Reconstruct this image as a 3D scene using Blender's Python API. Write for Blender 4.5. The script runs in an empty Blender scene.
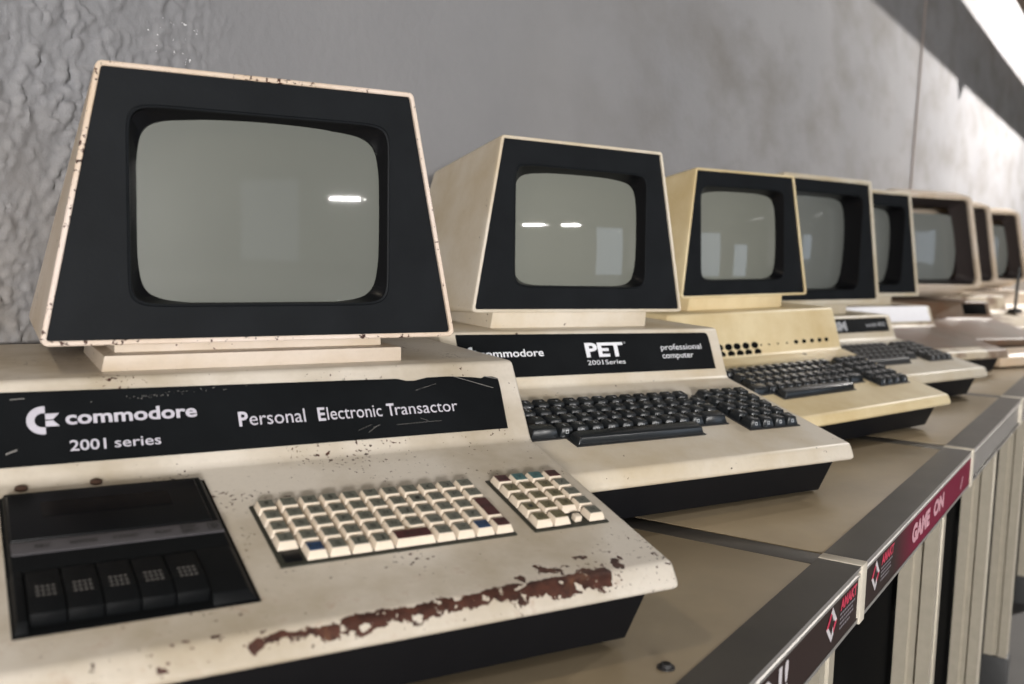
import bpy, bmesh, math, random
from mathutils import Vector, Matrix, noise as mnoise
random.seed(7)
SC = bpy.context.scene
COL = SC.collection
R = math.radians

# ------------------------------------------------------------------ camera
F_PX, PITCH, ROLL, CAM_H = 986.37, 0.101106, 0.029858, 0.28015
cp, sp = math.cos(PITCH), math.sin(PITCH)
r0, f0, u0 = Vector((1, 0, 0)), Vector((0, cp, -sp)), Vector((0, sp, cp))
cr, sr = math.cos(ROLL), math.sin(ROLL)
rx = cr * r0 + sr * u0
ux = -sr * r0 + cr * u0
cam_d = bpy.data.cameras.new('camera')
cam = bpy.data.objects.new('camera', cam_d)
COL.objects.link(cam)
mw = Matrix((rx, ux, -f0)).transposed().to_4x4()
mw.translation = Vector((0, 0, CAM_H))
cam.matrix_world = mw
cam_d.sensor_width = 36.0
cam_d.lens = F_PX * 36.0 / 1024.0
cam_d.clip_start = 0.01
cam_d.dof.use_dof = True
cam_d.dof.focus_distance = 0.92
cam_d.dof.aperture_fstop = 6.3
SC.camera = cam

# row axes: A runs along the tables, N runs from the table front to the wall
TH = R(57.2)
A = Vector((math.cos(TH), math.sin(TH), 0))
N = Vector((-math.sin(TH), math.cos(TH), 0))
WALL_N = 0.87
FLOOR_Z = -0.66
ROW = Matrix(((A.x, N.x, 0, 0), (A.y, N.y, 0, 0), (0, 0, 1, 0), (0, 0, 0, 1)))

# ------------------------------------------------------------------ materials
def _nt(name):
    m = bpy.data.materials.new(name); m.use_nodes = True
    nt = m.node_tree
    b = nt.nodes['Principled BSDF']
    return m, nt, b
def nd(nt, t, **kw):
    n = nt.nodes.new(t)
    for k, v in kw.items(): setattr(n, k, v)
    return n
def rgba(c): return (c[0], c[1], c[2], 1.0)
def ramp(nt, fac, stops):
    r = nd(nt, 'ShaderNodeValToRGB')
    e = r.color_ramp.elements
    e[0].position, e[0].color = stops[0][0], rgba(stops[0][1])
    e[1].position, e[1].color = stops[-1][0], rgba(stops[-1][1])
    for p, c in stops[1:-1]:
        x = e.new(p); x.color = rgba(c)
    nt.links.new(fac, r.inputs[0])
    return r.outputs[0]
def math_(nt, op, a, b=None, clamp=False):
    n = nd(nt, 'ShaderNodeMath', operation=op, use_clamp=clamp)
    for i, v in enumerate((a, b)):
        if v is None: continue
        if isinstance(v, (int, float)): n.inputs[i].default_value = v
        else: nt.links.new(v, n.inputs[i])
    return n.outputs[0]
def noise_(nt, vec, scale, detail=4, rough=0.55):
    n = nd(nt, 'ShaderNodeTexNoise')
    n.inputs['Scale'].default_value = scale
    n.inputs['Detail'].default_value = detail
    n.inputs['Roughness'].default_value = rough
    nt.links.new(vec, n.inputs['Vector'])
    return n.outputs['Fac']
def mixc(nt, fac, a, b):
    n = nd(nt, 'ShaderNodeMix', data_type='RGBA')
    for sock, v in ((n.inputs[0], fac), (n.inputs[6], a), (n.inputs[7], b)):
        if isinstance(v, (int, float)): sock.default_value = v
        elif isinstance(v, tuple): sock.default_value = rgba(v)
        else: nt.links.new(v, sock)
    return n.outputs[2]
def bump_(nt, b, h, strength, dist):
    n = nd(nt, 'ShaderNodeBump')
    n.inputs['Strength'].default_value = strength
    n.inputs['Distance'].default_value = dist
    nt.links.new(h, n.inputs['Height'])
    nt.links.new(n.outputs[0], b.inputs['Normal'])
def objvec(nt): return nd(nt, 'ShaderNodeTexCoord').outputs['Object']

def plain(name, col, rough=0.5, metal=0.0, var=0.06, scale=60, spec=0.5, bump=0.0):
    m, nt, b = _nt(name)
    v = objvec(nt)
    f = noise_(nt, v, scale)
    lo = tuple(c * (1 - var) for c in col); hi = tuple(min(1, c * (1 + var)) for c in col)
    nt.links.new(ramp(nt, f, [(0.3, lo), (0.7, hi)]), b.inputs['Base Color'])
    b.inputs['Roughness'].default_value = rough
    b.inputs['Metallic'].default_value = metal
    b.inputs['Specular IOR Level'].default_value = spec
    if bump: bump_(nt, b, noise_(nt, v, scale * 12, 2), bump, 0.0004)
    return m
RUST = (0.085, 0.030, 0.018)
def painted(name, col, speck=0.70, grime=0.25, rust_band=False, rough=0.42, rust_all=0.0, fine=170):
    """aged enamel: yellowing blotches, rust specks, and on request a flaked band along the front ridge"""
    m, nt, b = _nt(name)
    v = objvec(nt)
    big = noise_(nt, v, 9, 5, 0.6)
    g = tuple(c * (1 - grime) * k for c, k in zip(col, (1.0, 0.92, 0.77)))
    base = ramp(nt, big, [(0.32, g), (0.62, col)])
    dust = noise_(nt, v, 260, 3)
    base = mixc(nt, math_(nt, 'MULTIPLY', math_(nt, 'SUBTRACT', dust, 0.5, True), 0.5), base, tuple(c * 0.6 for c in col))
    sp_ = noise_(nt, v, fine, 3, 0.55)
    cl = noise_(nt, v, 22, 2, 0.5)
    val = math_(nt, 'ADD', math_(nt, 'MULTIPLY', sp_, 0.75), math_(nt, 'MULTIPLY', cl, 0.35))
    speckm = ramp(nt, val, [(speck, (0, 0, 0)), (speck + 0.02, (1, 1, 1))])
    rcol = ramp(nt, noise_(nt, v, 120, 4), [(0.35, (0.034, 0.014, 0.010)), (0.65, (0.080, 0.031, 0.020))])
    base = mixc(nt, speckm, base, rcol)
    if rust_band:
        s = nd(nt, 'ShaderNodeSeparateXYZ'); nt.links.new(v, s.inputs[0])
        X, Y = s.outputs[0], s.outputs[1]
        wob = math_(nt, 'MULTIPLY', math_(nt, 'SUBTRACT', noise_(nt, v, 38, 6, 0.72), 0.5), 0.020)
        cx = math_(nt, 'ADD', math_(nt, 'MULTIPLY', X, 0.020), 0.0074)   # the band drifts back to the right
        d = math_(nt, 'ABSOLUTE', math_(nt, 'SUBTRACT', math_(nt, 'ADD', Y, wob), cx))
        wd = math_(nt, 'ADD', math_(nt, 'MULTIPLY', math_(nt, 'MAXIMUM', X, -0.09), 0.017), 0.0029)
        inb = math_(nt, 'LESS_THAN', d, wd)
        inx = math_(nt, 'MULTIPLY', math_(nt, 'GREATER_THAN', math_(nt, 'ADD', X, math_(nt, 'MULTIPLY', wob, 1.5)), -0.082),
                    math_(nt, 'LESS_THAN', math_(nt, 'ADD', X, wob), 0.158))
        band = math_(nt, 'MULTIPLY', inb, inx)
        holes = math_(nt, 'LESS_THAN', noise_(nt, v, 150, 3), 0.61)
        band = math_(nt, 'MULTIPLY', band, holes)
        # loose flakes behind the band on the right and in front of the tape deck
        fl = math_(nt, 'GREATER_THAN', noise_(nt, v, 75, 4, 0.6), 0.585)
        z1 = math_(nt, 'MULTIPLY', math_(nt, 'LESS_THAN', math_(nt, 'ABSOLUTE', math_(nt, 'SUBTRACT', X, 0.14)), 0.05),
                   math_(nt, 'LESS_THAN', math_(nt, 'ABSOLUTE', math_(nt, 'SUBTRACT', Y, 0.020)), 0.012))
        z2 = math_(nt, 'MULTIPLY', math_(nt, 'LESS_THAN', math_(nt, 'ABSOLUTE', math_(nt, 'ADD', X, 0.105)), 0.035),
                   math_(nt, 'LESS_THAN', math_(nt, 'ABSOLUTE', math_(nt, 'SUBTRACT', Y, 0.008)), 0.005))
        z = math_(nt, 'MAXIMUM', z1, z2)
        band = math_(nt, 'MAXIMUM', band, math_(nt, 'MULTIPLY', fl, z))
        base = mixc(nt, band, base, rcol)
        halo = math_(nt, 'MULTIPLY', math_(nt, 'SUBTRACT', noise_(nt, v, 70, 5, 0.7), 0.57, True), 2.2)
        nr = math_(nt, 'LESS_THAN', d, 0.035)
        base = mixc(nt, math_(nt, 'MULTIPLY', halo, nr), base, (0.30, 0.14, 0.07))
        bump_(nt, b, math_(nt, 'SUBTRACT', 1.0, band), 0.6, 0.0006)
    if rust_all:
        rm = ramp(nt, noise_(nt, v, 12, 6, 0.65), [(0.5 - rust_all, (0, 0, 0)), (0.62 - rust_all * 0.5, (1, 1, 1))])
        base = mixc(nt, math_(nt, 'MULTIPLY', rm, 0.8), base, (0.13, 0.07, 0.04))
    nt.links.new(base, b.inputs['Base Color'])
    b.inputs['Roughness'].default_value = rough
    b.inputs['Specular IOR Level'].default_value = 0.35
    return m

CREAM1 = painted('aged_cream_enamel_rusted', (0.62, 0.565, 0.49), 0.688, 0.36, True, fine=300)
CREAM1M = painted('aged_cream_enamel_monitor', (0.60, 0.52, 0.44), 0.735, 0.2)
CREAM1RIM = painted('chipped_cream_rim', (0.68, 0.58, 0.51), 0.650, 0.15, fine=260)
CREAM2 = painted('cream_enamel', (0.64, 0.58, 0.49), 0.74, 0.18)
YELLOW = painted('yellowed_enamel', (0.68, 0.57, 0.36), 0.80, 0.18)
CREAM4 = painted('grey_cream_enamel', (0.55, 0.50, 0.41), 0.80, 0.16)
CREAM5 = painted('weathered_cream_enamel', (0.52, 0.46, 0.37), 0.70, 0.22, rust_all=0.03)
CREAM6 = painted('pink_cream_enamel', (0.56, 0.48, 0.40), 0.80, 0.18)
BROWN = painted('brown_rusted_enamel', (0.14, 0.10, 0.07), 0.66, 0.3, rust_all=0.10)
BLACK = plain('black_plastic', (0.0050, 0.0056, 0.0062), 0.5, spec=0.09, var=0.12, bump=0.2)
FACE = plain('black_faceplate', (0.0085, 0.0098, 0.0115), 0.55, spec=0.09, var=0.15, scale=25, bump=0.25)
RECESS = plain('black_gloss_recess', (0.0045, 0.0046, 0.0054), 0.32, spec=0.14)
PANB = plain('black_base_paint', (0.006, 0.006, 0.007), 0.5, spec=0.12)
KEYB = plain('black_key_plastic', (0.012, 0.014, 0.016), 0.22)
KEYD = plain('dusty_black_key_plastic', (0.020, 0.020, 0.021), 0.5)
CAP = plain('ivory_keycap', (0.72, 0.62, 0.50), 0.4)
WELL = plain('dark_olive_key_well', (0.020, 0.020, 0.013), 0.5)
LEG_GREY = plain('grey_key_patch', (0.120, 0.122, 0.098), 0.4)
LEG_OLIVE = plain('olive_key_patch', (0.135, 0.115, 0.060), 0.4)
LEG_RED = plain('maroon_key_patch', (0.060, 0.014, 0.014), 0.4)
LEG_BLUE = plain('blue_key_patch', (0.020, 0.050, 0.120), 0.4)
LEG_TEAL = plain('teal_key_patch', (0.050, 0.120, 0.120), 0.4)
INK = plain('dark_legend_ink', (0.015, 0.015, 0.012), 0.5)
INKW = plain('white_legend_ink', (0.75, 0.76, 0.80), 0.5)
INKK = plain('worn_white_key_ink', (0.42, 0.43, 0.45), 0.5)
LOGO = plain('silver_white_print', (0.52, 0.50, 0.56), 0.45)
PLATE1 = plain('black_nameplate', (0.0068, 0.0078, 0.0088), 0.45, spec=0.09, var=0.25, scale=14)
SILVER = plain('grey_label_strip', (0.075, 0.070, 0.075), 0.45, spec=.2)
DOTS = plain('pale_grip_dots', (0.16, 0.15, 0.14), 0.5)
SCREW = plain('rusty_screw', (0.06, 0.028, 0.016), 0.7)
PAPER = plain('white_paper', (0.80, 0.80, 0.84), 0.6, var=0.02)
BOARD = plain('brown_table_board', (0.36, 0.285, 0.185), 0.30, var=0.08, scale=18, spec=0.45)
RAIL = plain('dark_anodised_rail', (0.078, 0.070, 0.060), 0.36, 0.35, var=0.18, scale=14)
ALU = plain('brushed_aluminium', (0.46, 0.44, 0.42), 0.34, 0.7)
LEGM = plain('cream_aluminium_post', (0.44, 0.395, 0.315), 0.4, 0.2)
CAPM = plain('cream_end_cap', (0.66, 0.60, 0.50), 0.5)
VOIDM = plain('void_black', (0.004, 0.004, 0.004), 0.9, spec=0.05)  # near-black for the darkness under the tables and inside holes
SIGNRED = plain('sign_red', (0.55, 0.02, 0.07), 0.4)
SIGNWH = plain('sign_white', (0.62, 0.58, 0.60), 0.4)
SIGNPK = plain('sign_pink', (0.66, 0.34, 0.40), 0.4)
RODM = plain('black_rod', (0.012, 0.012, 0.012), 0.4)
WOODB = plain('dark_brown_beam', (0.17, 0.13, 0.09), 0.7, var=0.5, scale=30)

def screen_mat(name, col, rough=0.06):
    m, nt, b = _nt(name)
    v = objvec(nt)
    f = noise_(nt, v, 9, 3)
    nt.links.new(ramp(nt, f, [(0.3, tuple(c * 0.94 for c in col)), (0.7, col)]), b.inputs['Base Color'])
    b.inputs['Roughness'].default_value = 0.5
    b.inputs['Specular IOR Level'].default_value = 0.3
    b.inputs['Coat Weight'].default_value = 1.0
    b.inputs['Coat Roughness'].default_value = rough
    b.inputs['Coat IOR'].default_value = 1.5
    return m
GLASS1 = screen_mat('phosphor_glass', (0.128, 0.134, 0.118), 0.045)
GLASS2 = screen_mat('clear_phosphor_glass', (0.170, 0.176, 0.150), 0.03)
GLASS4 = screen_mat('grey_phosphor_glass', (0.13, 0.138, 0.128), 0.05)

def wall_mat():
    m, nt, b = _nt('grey_painted_stucco')
    v = objvec(nt)
    s = nd(nt, 'ShaderNodeSeparateXYZ'); nt.links.new(v, s.inputs[0])
    blot = noise_(nt, v, 2.2, 6, 0.6)
    base = ramp(nt, blot, [(0.30, (0.222, 0.222, 0.232)), (0.70, (0.262, 0.260, 0.268))])
    # vertical dirt streaks further along the wall
    cmb = nd(nt, 'ShaderNodeCombineXYZ')
    nt.links.new(math_(nt, 'MULTIPLY', s.outputs[0], 2.6), cmb.inputs[0])
    nt.links.new(math_(nt, 'MULTIPLY', s.outputs[2], 5.0), cmb.inputs[2])
    st = noise_(nt, cmb.outputs[0], 1.0, 6, 0.6)
    stm = math_(nt, 'MULTIPLY', math_(nt, 'MULTIPLY', math_(nt, 'SUBTRACT', st, 0.44, True), 3.4), math_(nt, 'MULTIPLY', math_(nt, 'SUBTRACT', s.outputs[0], 1.2, True), 1.0, True))
    base = mixc(nt, stm, base, (0.165, 0.156, 0.148))
    # blotchy brownish tint, stronger towards the bottom
    gr = math_(nt, 'MULTIPLY', math_(nt, 'SUBTRACT', noise_(nt, v, 14, 5, 0.65), 0.25, True), math_(nt, 'SUBTRACT', 0.95, math_(nt, 'MULTIPLY', s.outputs[2], 2.3), True))
    base = mixc(nt, math_(nt, 'MULTIPLY', gr, 2.4, True), base, (0.235, 0.19, 0.135))
    # small white paint chips
    chip = math_(nt, 'GREATER_THAN', noise_(nt, v, 170, 2), 0.68)
    cz = math_(nt, 'MULTIPLY', math_(nt, 'LESS_THAN', math_(nt, 'ABSOLUTE', math_(nt, 'SUBTRACT', s.outputs[0], 0.68)), 0.035),
               math_(nt, 'LESS_THAN', math_(nt, 'ABSOLUTE', math_(nt, 'SUBTRACT', s.outputs[2], 0.475)), 0.022))
    base = mixc(nt, math_(nt, 'MULTIPLY', chip, cz), base, (0.72, 0.72, 0.73))
    nt.links.new(base, b.inputs['Base Color'])
    b.inputs['Roughness'].default_value = 0.75
    b.inputs['Specular IOR Level'].default_value = 0.2
    bump_(nt, b, noise_(nt, v, 70, 5, 0.6), 0.35, 0.004)
    return m
WALLM = wall_mat()
FLOORM = plain('dark_grey_floor', (0.09, 0.085, 0.08), 0.5, var=0.2, scale=3)
FARWALL = plain('pale_far_wall', (0.36, 0.35, 0.31), 0.8, var=0.05, scale=2)

def emis(name, col, s):
    m, nt, b = _nt(name)
    b.inputs['Base Color'].default_value = rgba((0.0, 0.0, 0.0))
    b.inputs['Emission Color'].default_value = rgba(col)
    b.inputs['Emission Strength'].default_value = s
    return m

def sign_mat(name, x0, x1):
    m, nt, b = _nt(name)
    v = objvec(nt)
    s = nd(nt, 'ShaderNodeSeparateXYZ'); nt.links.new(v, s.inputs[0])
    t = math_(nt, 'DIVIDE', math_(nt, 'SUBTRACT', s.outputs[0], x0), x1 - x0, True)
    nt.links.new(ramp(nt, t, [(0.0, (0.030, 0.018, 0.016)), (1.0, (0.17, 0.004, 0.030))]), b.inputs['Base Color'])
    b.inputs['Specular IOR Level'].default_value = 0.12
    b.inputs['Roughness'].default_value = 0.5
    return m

# ------------------------------------------------------------------ mesh helpers
class MB:
    def __init__(s): s.v = []; s.f = []; s.m = []
    def add(s, verts, faces, mat=0, M=None):
        o = len(s.v)
        for p in verts:
            p = Vector(p)
            s.v.append(tuple(M @ p) if M is not None else tuple(p))
        for f in faces:
            s.f.append([i + o for i in f]); s.m.append(mat)
    def add_bm(s, bm, mat=0, M=None):
        bm.verts.index_update()
        s.add([v.co.copy() for v in bm.verts], [[v.index for v in f.verts] for f in bm.faces], mat, M)
        bm.free()
    def box(s, x0, x1, y0, y1, z0, z1, mat=0, M=None, bev=0.0, seg=2):
        bm = bmesh.new()
        bmesh.ops.create_cube(bm, size=1.0)
        for v in bm.verts:
            v.co = Vector((x0 + (v.co.x + .5) * (x1 - x0), y0 + (v.co.y + .5) * (y1 - y0), z0 + (v.co.z + .5) * (z1 - z0)))
        if bev: bmesh.ops.bevel(bm, geom=bm.edges[:], offset=bev, segments=seg, affect='EDGES', profile=0.6)
        s.add_bm(bm, mat, M)
    def frustum(s, b, t, z0, z1, mat=0, M=None, bev=0.0, seg=2):
        """b and t are (x0,x1,y0,y1) of the bottom and the top"""
        bm = bmesh.new()
        vs = [bm.verts.new(p) for p in ((b[0], b[2], z0), (b[1], b[2], z0), (b[1], b[3], z0), (b[0], b[3], z0),
                                        (t[0], t[2], z1), (t[1], t[2], z1), (t[1], t[3], z1), (t[0], t[3], z1))]
        for f in ((3, 2, 1, 0), (4, 5, 6, 7), (0, 1, 5, 4), (1, 2, 6, 5), (2, 3, 7, 6), (3, 0, 4, 7)):
            bm.faces.new([vs[i] for i in f])
        if bev: bmesh.ops.bevel(bm, geom=bm.edges[:], offset=bev, segments=seg, affect='EDGES', profile=0.6)
        s.add_bm(bm, mat, M)
    def prism(s, prof, x0, x1, mat=0, M=None, bev=0.0, seg=3):
        """profile of (y,z), extruded along x; profile runs counter-clockwise seen from +x"""
        bm = bmesh.new()
        a = [bm.verts.new((x0, y, z)) for y, z in prof]
        c = [bm.verts.new((x1, y, z)) for y, z in prof]
        n = len(prof)
        for i in range(n):
            j = (i + 1) % n
            bm.faces.new((a[i], a[j], c[j], c[i]))
        bm.faces.new(a[::-1]); bm.faces.new(c)
        bmesh.ops.recalc_face_normals(bm, faces=bm.faces[:])
        if bev: bmesh.ops.bevel(bm, geom=bm.edges[:], offset=bev, segments=seg, affect='EDGES', profile=0.5)
        s.add_bm(bm, mat, M)
    def loft(s, rings, mat=0, cap0=False, cap1=False, M=None, flip=False):
        n = len(rings[0]); vs = [p for r in rings for p in r]; fs = []
        for k in range(len(rings) - 1):
            for i in range(n):
                j = (i + 1) % n
                q = (k * n + i, k * n + j, (k + 1) * n + j, (k + 1) * n + i)
                fs.append(q[::-1] if flip else q)
        if cap0: fs.append(list(range(n))[::-1] if not flip else list(range(n)))
        if cap1:
            o = (len(rings) - 1) * n
            fs.append([o + i for i in range(n)] if not flip else [o + i for i in range(n)][::-1])
        s.add(vs, fs, mat, M)
    def tube(s, p0, p1, r, mat=0, n=12, r1=None, caps=True):
        p0, p1 = Vector(p0), Vector(p1); d = (p1 - p0).normalized()
        a = d.orthogonal().normalized(); b_ = d.cross(a); r1 = r if r1 is None else r1
        ring = lambda c, q: [c + (a * math.cos(2 * math.pi * i / n) + b_ * math.sin(2 * math.pi * i / n)) * q for i in range(n)]
        s.loft([ring(p0, r), ring(p1, r1)], mat, caps, caps)
    def mesh(s, name, mats, smooth=35):
        me = bpy.data.meshes.new(name)
        me.from_pydata(s.v, [], s.f)
        for m in (mats if isinstance(mats, (list, tuple)) else [mats]): me.materials.append(m)
        for p, i in zip(me.polygons, s.m): p.material_index = i
        bm = bmesh.new(); bm.from_mesh(me)
        bmesh.ops.recalc_face_normals(bm, faces=bm.faces[:]) if not getattr(s, 'keep', False) else None
        bm.to_mesh(me); bm.free()
        if smooth:
            for p in me.polygons: p.use_smooth = True
            me.set_sharp_from_angle(angle=R(smooth))
        me.update()
        return me
    def build(s, name, mats, parent=None, smooth=35, label=None):
        return link(name, s.mesh(name, mats, smooth), parent, label)
def link(name, me, parent=None, label=None, M=None):
    o = bpy.data.objects.new(name, me); COL.objects.link(o)
    if parent is not None: o.parent = parent
    if M is not None: o.matrix_local = M
    if label: o['label'] = label
    return o
def thing(name, label, cat, M=None, group=None):
    o = bpy.data.objects.new(name, None); COL.objects.link(o)
    o.empty_display_size = 0.05
    if M is not None: o.matrix_world = M
    return tag(o, label, cat, group)
def tag(o, label, cat, group=None):
    o['label'] = label; o['category'] = cat
    if group: o['group'] = group
    return o
def struct(o, cat=None):
    o['kind'] = 'structure'
    return o
def frame(o, x, u, n):
    M = Matrix((x, u, n)).transposed().to_4x4(); M.translation = o
    return M

# lettering: flat print from the built-in font, fitted to a box
_tc = {}
def text_geo(s, bold=0.0, space=1.0):
    k = (s, bold, space)
    if k in _tc: return _tc[k]
    c = bpy.data.curves.new('lettering', 'FONT'); c.body = s; c.offset = bold; c.resolution_u = 3; c.space_character = space
    c.fill_mode = 'FRONT'
    o = bpy.data.objects.new('lettering', c); COL.objects.link(o)
    bpy.context.view_layer.update()
    dg = bpy.context.evaluated_depsgraph_get()
    me = bpy.data.meshes.new_from_object(o.evaluated_get(dg))
    vs = [v.co.to_2d() for v in me.vertices]; fs = [list(p.vertices) for p in me.polygons]
    bpy.data.objects.remove(o); bpy.data.curves.remove(c); bpy.data.meshes.remove(me)
    _tc[k] = (vs, fs)
    return _tc[k]
def put_text(mb, s, x0, x1, t0, cap, mat=0, M=None, bold=0.0, h=0.0003, space=1.0, shear=0.0, ref='H'):
    """baseline t0, capital height cap (measured on ref), stretched from x0 to x1"""
    vs, fs = text_geo(s, bold, space)
    rv, _ = text_geo(ref, bold)
    ch = max(v.y for v in rv)
    xa, xb = min(v.x for v in vs), max(v.x for v in vs)
    k = (x1 - x0) / (xb - xa); q = cap / ch
    mb.add([(x0 + (v.x - xa) * k + shear * v.y * q, t0 + v.y * q, h) for v in vs], fs, mat, M)

def lettering(parent, mat, Fr, items, h=0.0013, label=None):
    for it in items:   # (pieces) each a list of put_text arguments
        mb = MB()
        for (s_, x0, x1, t0, cap, bold) in it: put_text(mb, s_, x0, x1, t0, cap, 0, Fr, bold, h)
        mb.build('lettering', mat, parent, 0, label)
def rounded_poly(pts, rad, n=5):
    out = []
    m = len(pts)
    for i in range(m):
        p = Vector(pts[i]); a = (Vector(pts[i - 1]) - p); b = (Vector(pts[(i + 1) % m]) - p)
        da, db = a.normalized(), b.normalized()
        ang = da.angle(db); d = rad / math.tan(ang / 2)
        s, e = p + da * d, p + db * d
        c = p + (da + db).normalized() * (rad / math.sin(ang / 2))
        for k in range(n + 1):
            t = k / n
            q = s.lerp(e, t) - c
            q = q.normalized() * rad if rad else Vector((0, 0))
            out.append(c + q)
    return out
def super_ring(hw, hh, n=96, ex=6.5, cx=0.0, cy=0.0, barrel=0.0):
    """rounded rectangle (superellipse), its sides bowed outwards when barrel > 0"""
    out = []
    for i in range(n):
        a = 2 * math.pi * (i + 0.5) / n
        c, s = math.cos(a), math.sin(a)
        x = math.copysign(abs(c) ** (2.0 / ex), c); y = math.copysign(abs(s) ** (2.0 / ex), s)
        x, y = x * (1 - barrel * 0.8 * y * y), y * (1 - barrel * x * x)
        out.append(Vector((cx + hw * x, cy + hh * y)))
    return out
def ray_poly(pts, ring, cx, cy):
    """project ring directions onto a polygon outline, so both have the same count"""
    out = []
    P = [Vector(p) for p in pts]
    for q in ring:
        d = (q - Vector((cx, cy))).normalized(); best = None
        for i in range(len(P)):
            a, b = P[i], P[(i + 1) % len(P)]
            e = b - a
            den = d.x * (-e.y) + e.x * d.y
            if abs(den) < 1e-12: continue
            w = a - Vector((cx, cy))
            t = (w.x * (-e.y) + e.x * w.y) / den
            s_ = (d.x * w.y - d.y * w.x) / den
            if t > 0 and -1e-6 <= s_ <= 1 + 1e-6 and (best is None or t < best): best = t
        out.append(Vector((cx, cy)) + d * best)
    return out

# ------------------------------------------------------------------ computers
def pose(x, y, yaw, tx=0.0, ty=0.0, z=0.0):
    return Matrix.Translation((x, y, z)) @ Matrix.Rotation(yaw, 4, 'Z') @ Matrix.Rotation(tx, 4, 'X') @ Matrix.Rotation(ty, 4, 'Y')
def planes(S):
    def fr(a, b):
        (y0, z0), (y1, z1) = a, b
        u = Vector((0, y1 - y0, z1 - z0)).normalized()
        return frame(Vector((0, y0, z0)), Vector((1, 0, 0)), u, Vector((1, 0, 0)).cross(u))
    return (fr((S['lipt_y'], S['lipt']), (S['dy'], S['dz'])), fr((S['dy'], S['dz']), (S['ty'], S['tz'])),
            fr((S['mby'], S['mbz']), (S['mty'], S['mtz'])))
W2 = 0.2118
DEPTH = 0.455
def base_unit(root, S, mat, DEPTH=DEPTH):
    mb = MB()
    prof = [(0.0, S['lipb']), (S['lipt_y'], S['lipt']), (S['dy'], S['dz']), (S['ty'], S['tz']), (DEPTH, S['tz'] + 0.004), (DEPTH, 0.05), (DEPTH - 0.01, S['lipb'] - 0.004), (0.012, S['lipb'] - 0.004)]
    mb.prism(prof[::-1], -W2, W2, bev=0.0042, seg=3)
    case = mb.build('case', mat, root, 50)
    mb = MB()
    zt = S['lipb'] + 0.004
    mb.frustum((-0.188, 0.188, 0.030, DEPTH - .035), (-0.202, 0.202, 0.018, DEPTH - .015), 0.004, zt, bev=0.002)
    for x in (-0.16, 0.16):
        for y in (0.07, DEPTH - .075): mb.tube((x, y, 0.0006 - (root.matrix_basis @ Vector((x, y, 0))).z), (x, y, 0.006), 0.011)   # each foot as long as the slight tilt needs
    mb.build('base_pan', PANB, root, label='black tapered metal base under the cream case')
    return case
def neck(root, S, mat, slab=True):
    mb = MB()
    zt = S['mbz'] - 0.004
    z0 = S['tz'] - 0.001
    if slab: mb.frustum((-0.124, 0.116, 0.270, 0.385), (-0.122, 0.115, 0.268, 0.385), z0, zt + 0.006, bev=0.002)
    else: mb.frustum((-0.124, 0.116, 0.266, 0.385), (-0.122, 0.115, 0.264, 0.385), z0, z0 + 0.0135, bev=0.002)
    mb.frustum((-0.112, 0.104, 0.285, 0.375), (-0.112, 0.104, 0.285, 0.375), z0 + 0.012, zt + 0.01)
    mb.build('monitor_neck', mat, root)
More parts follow.
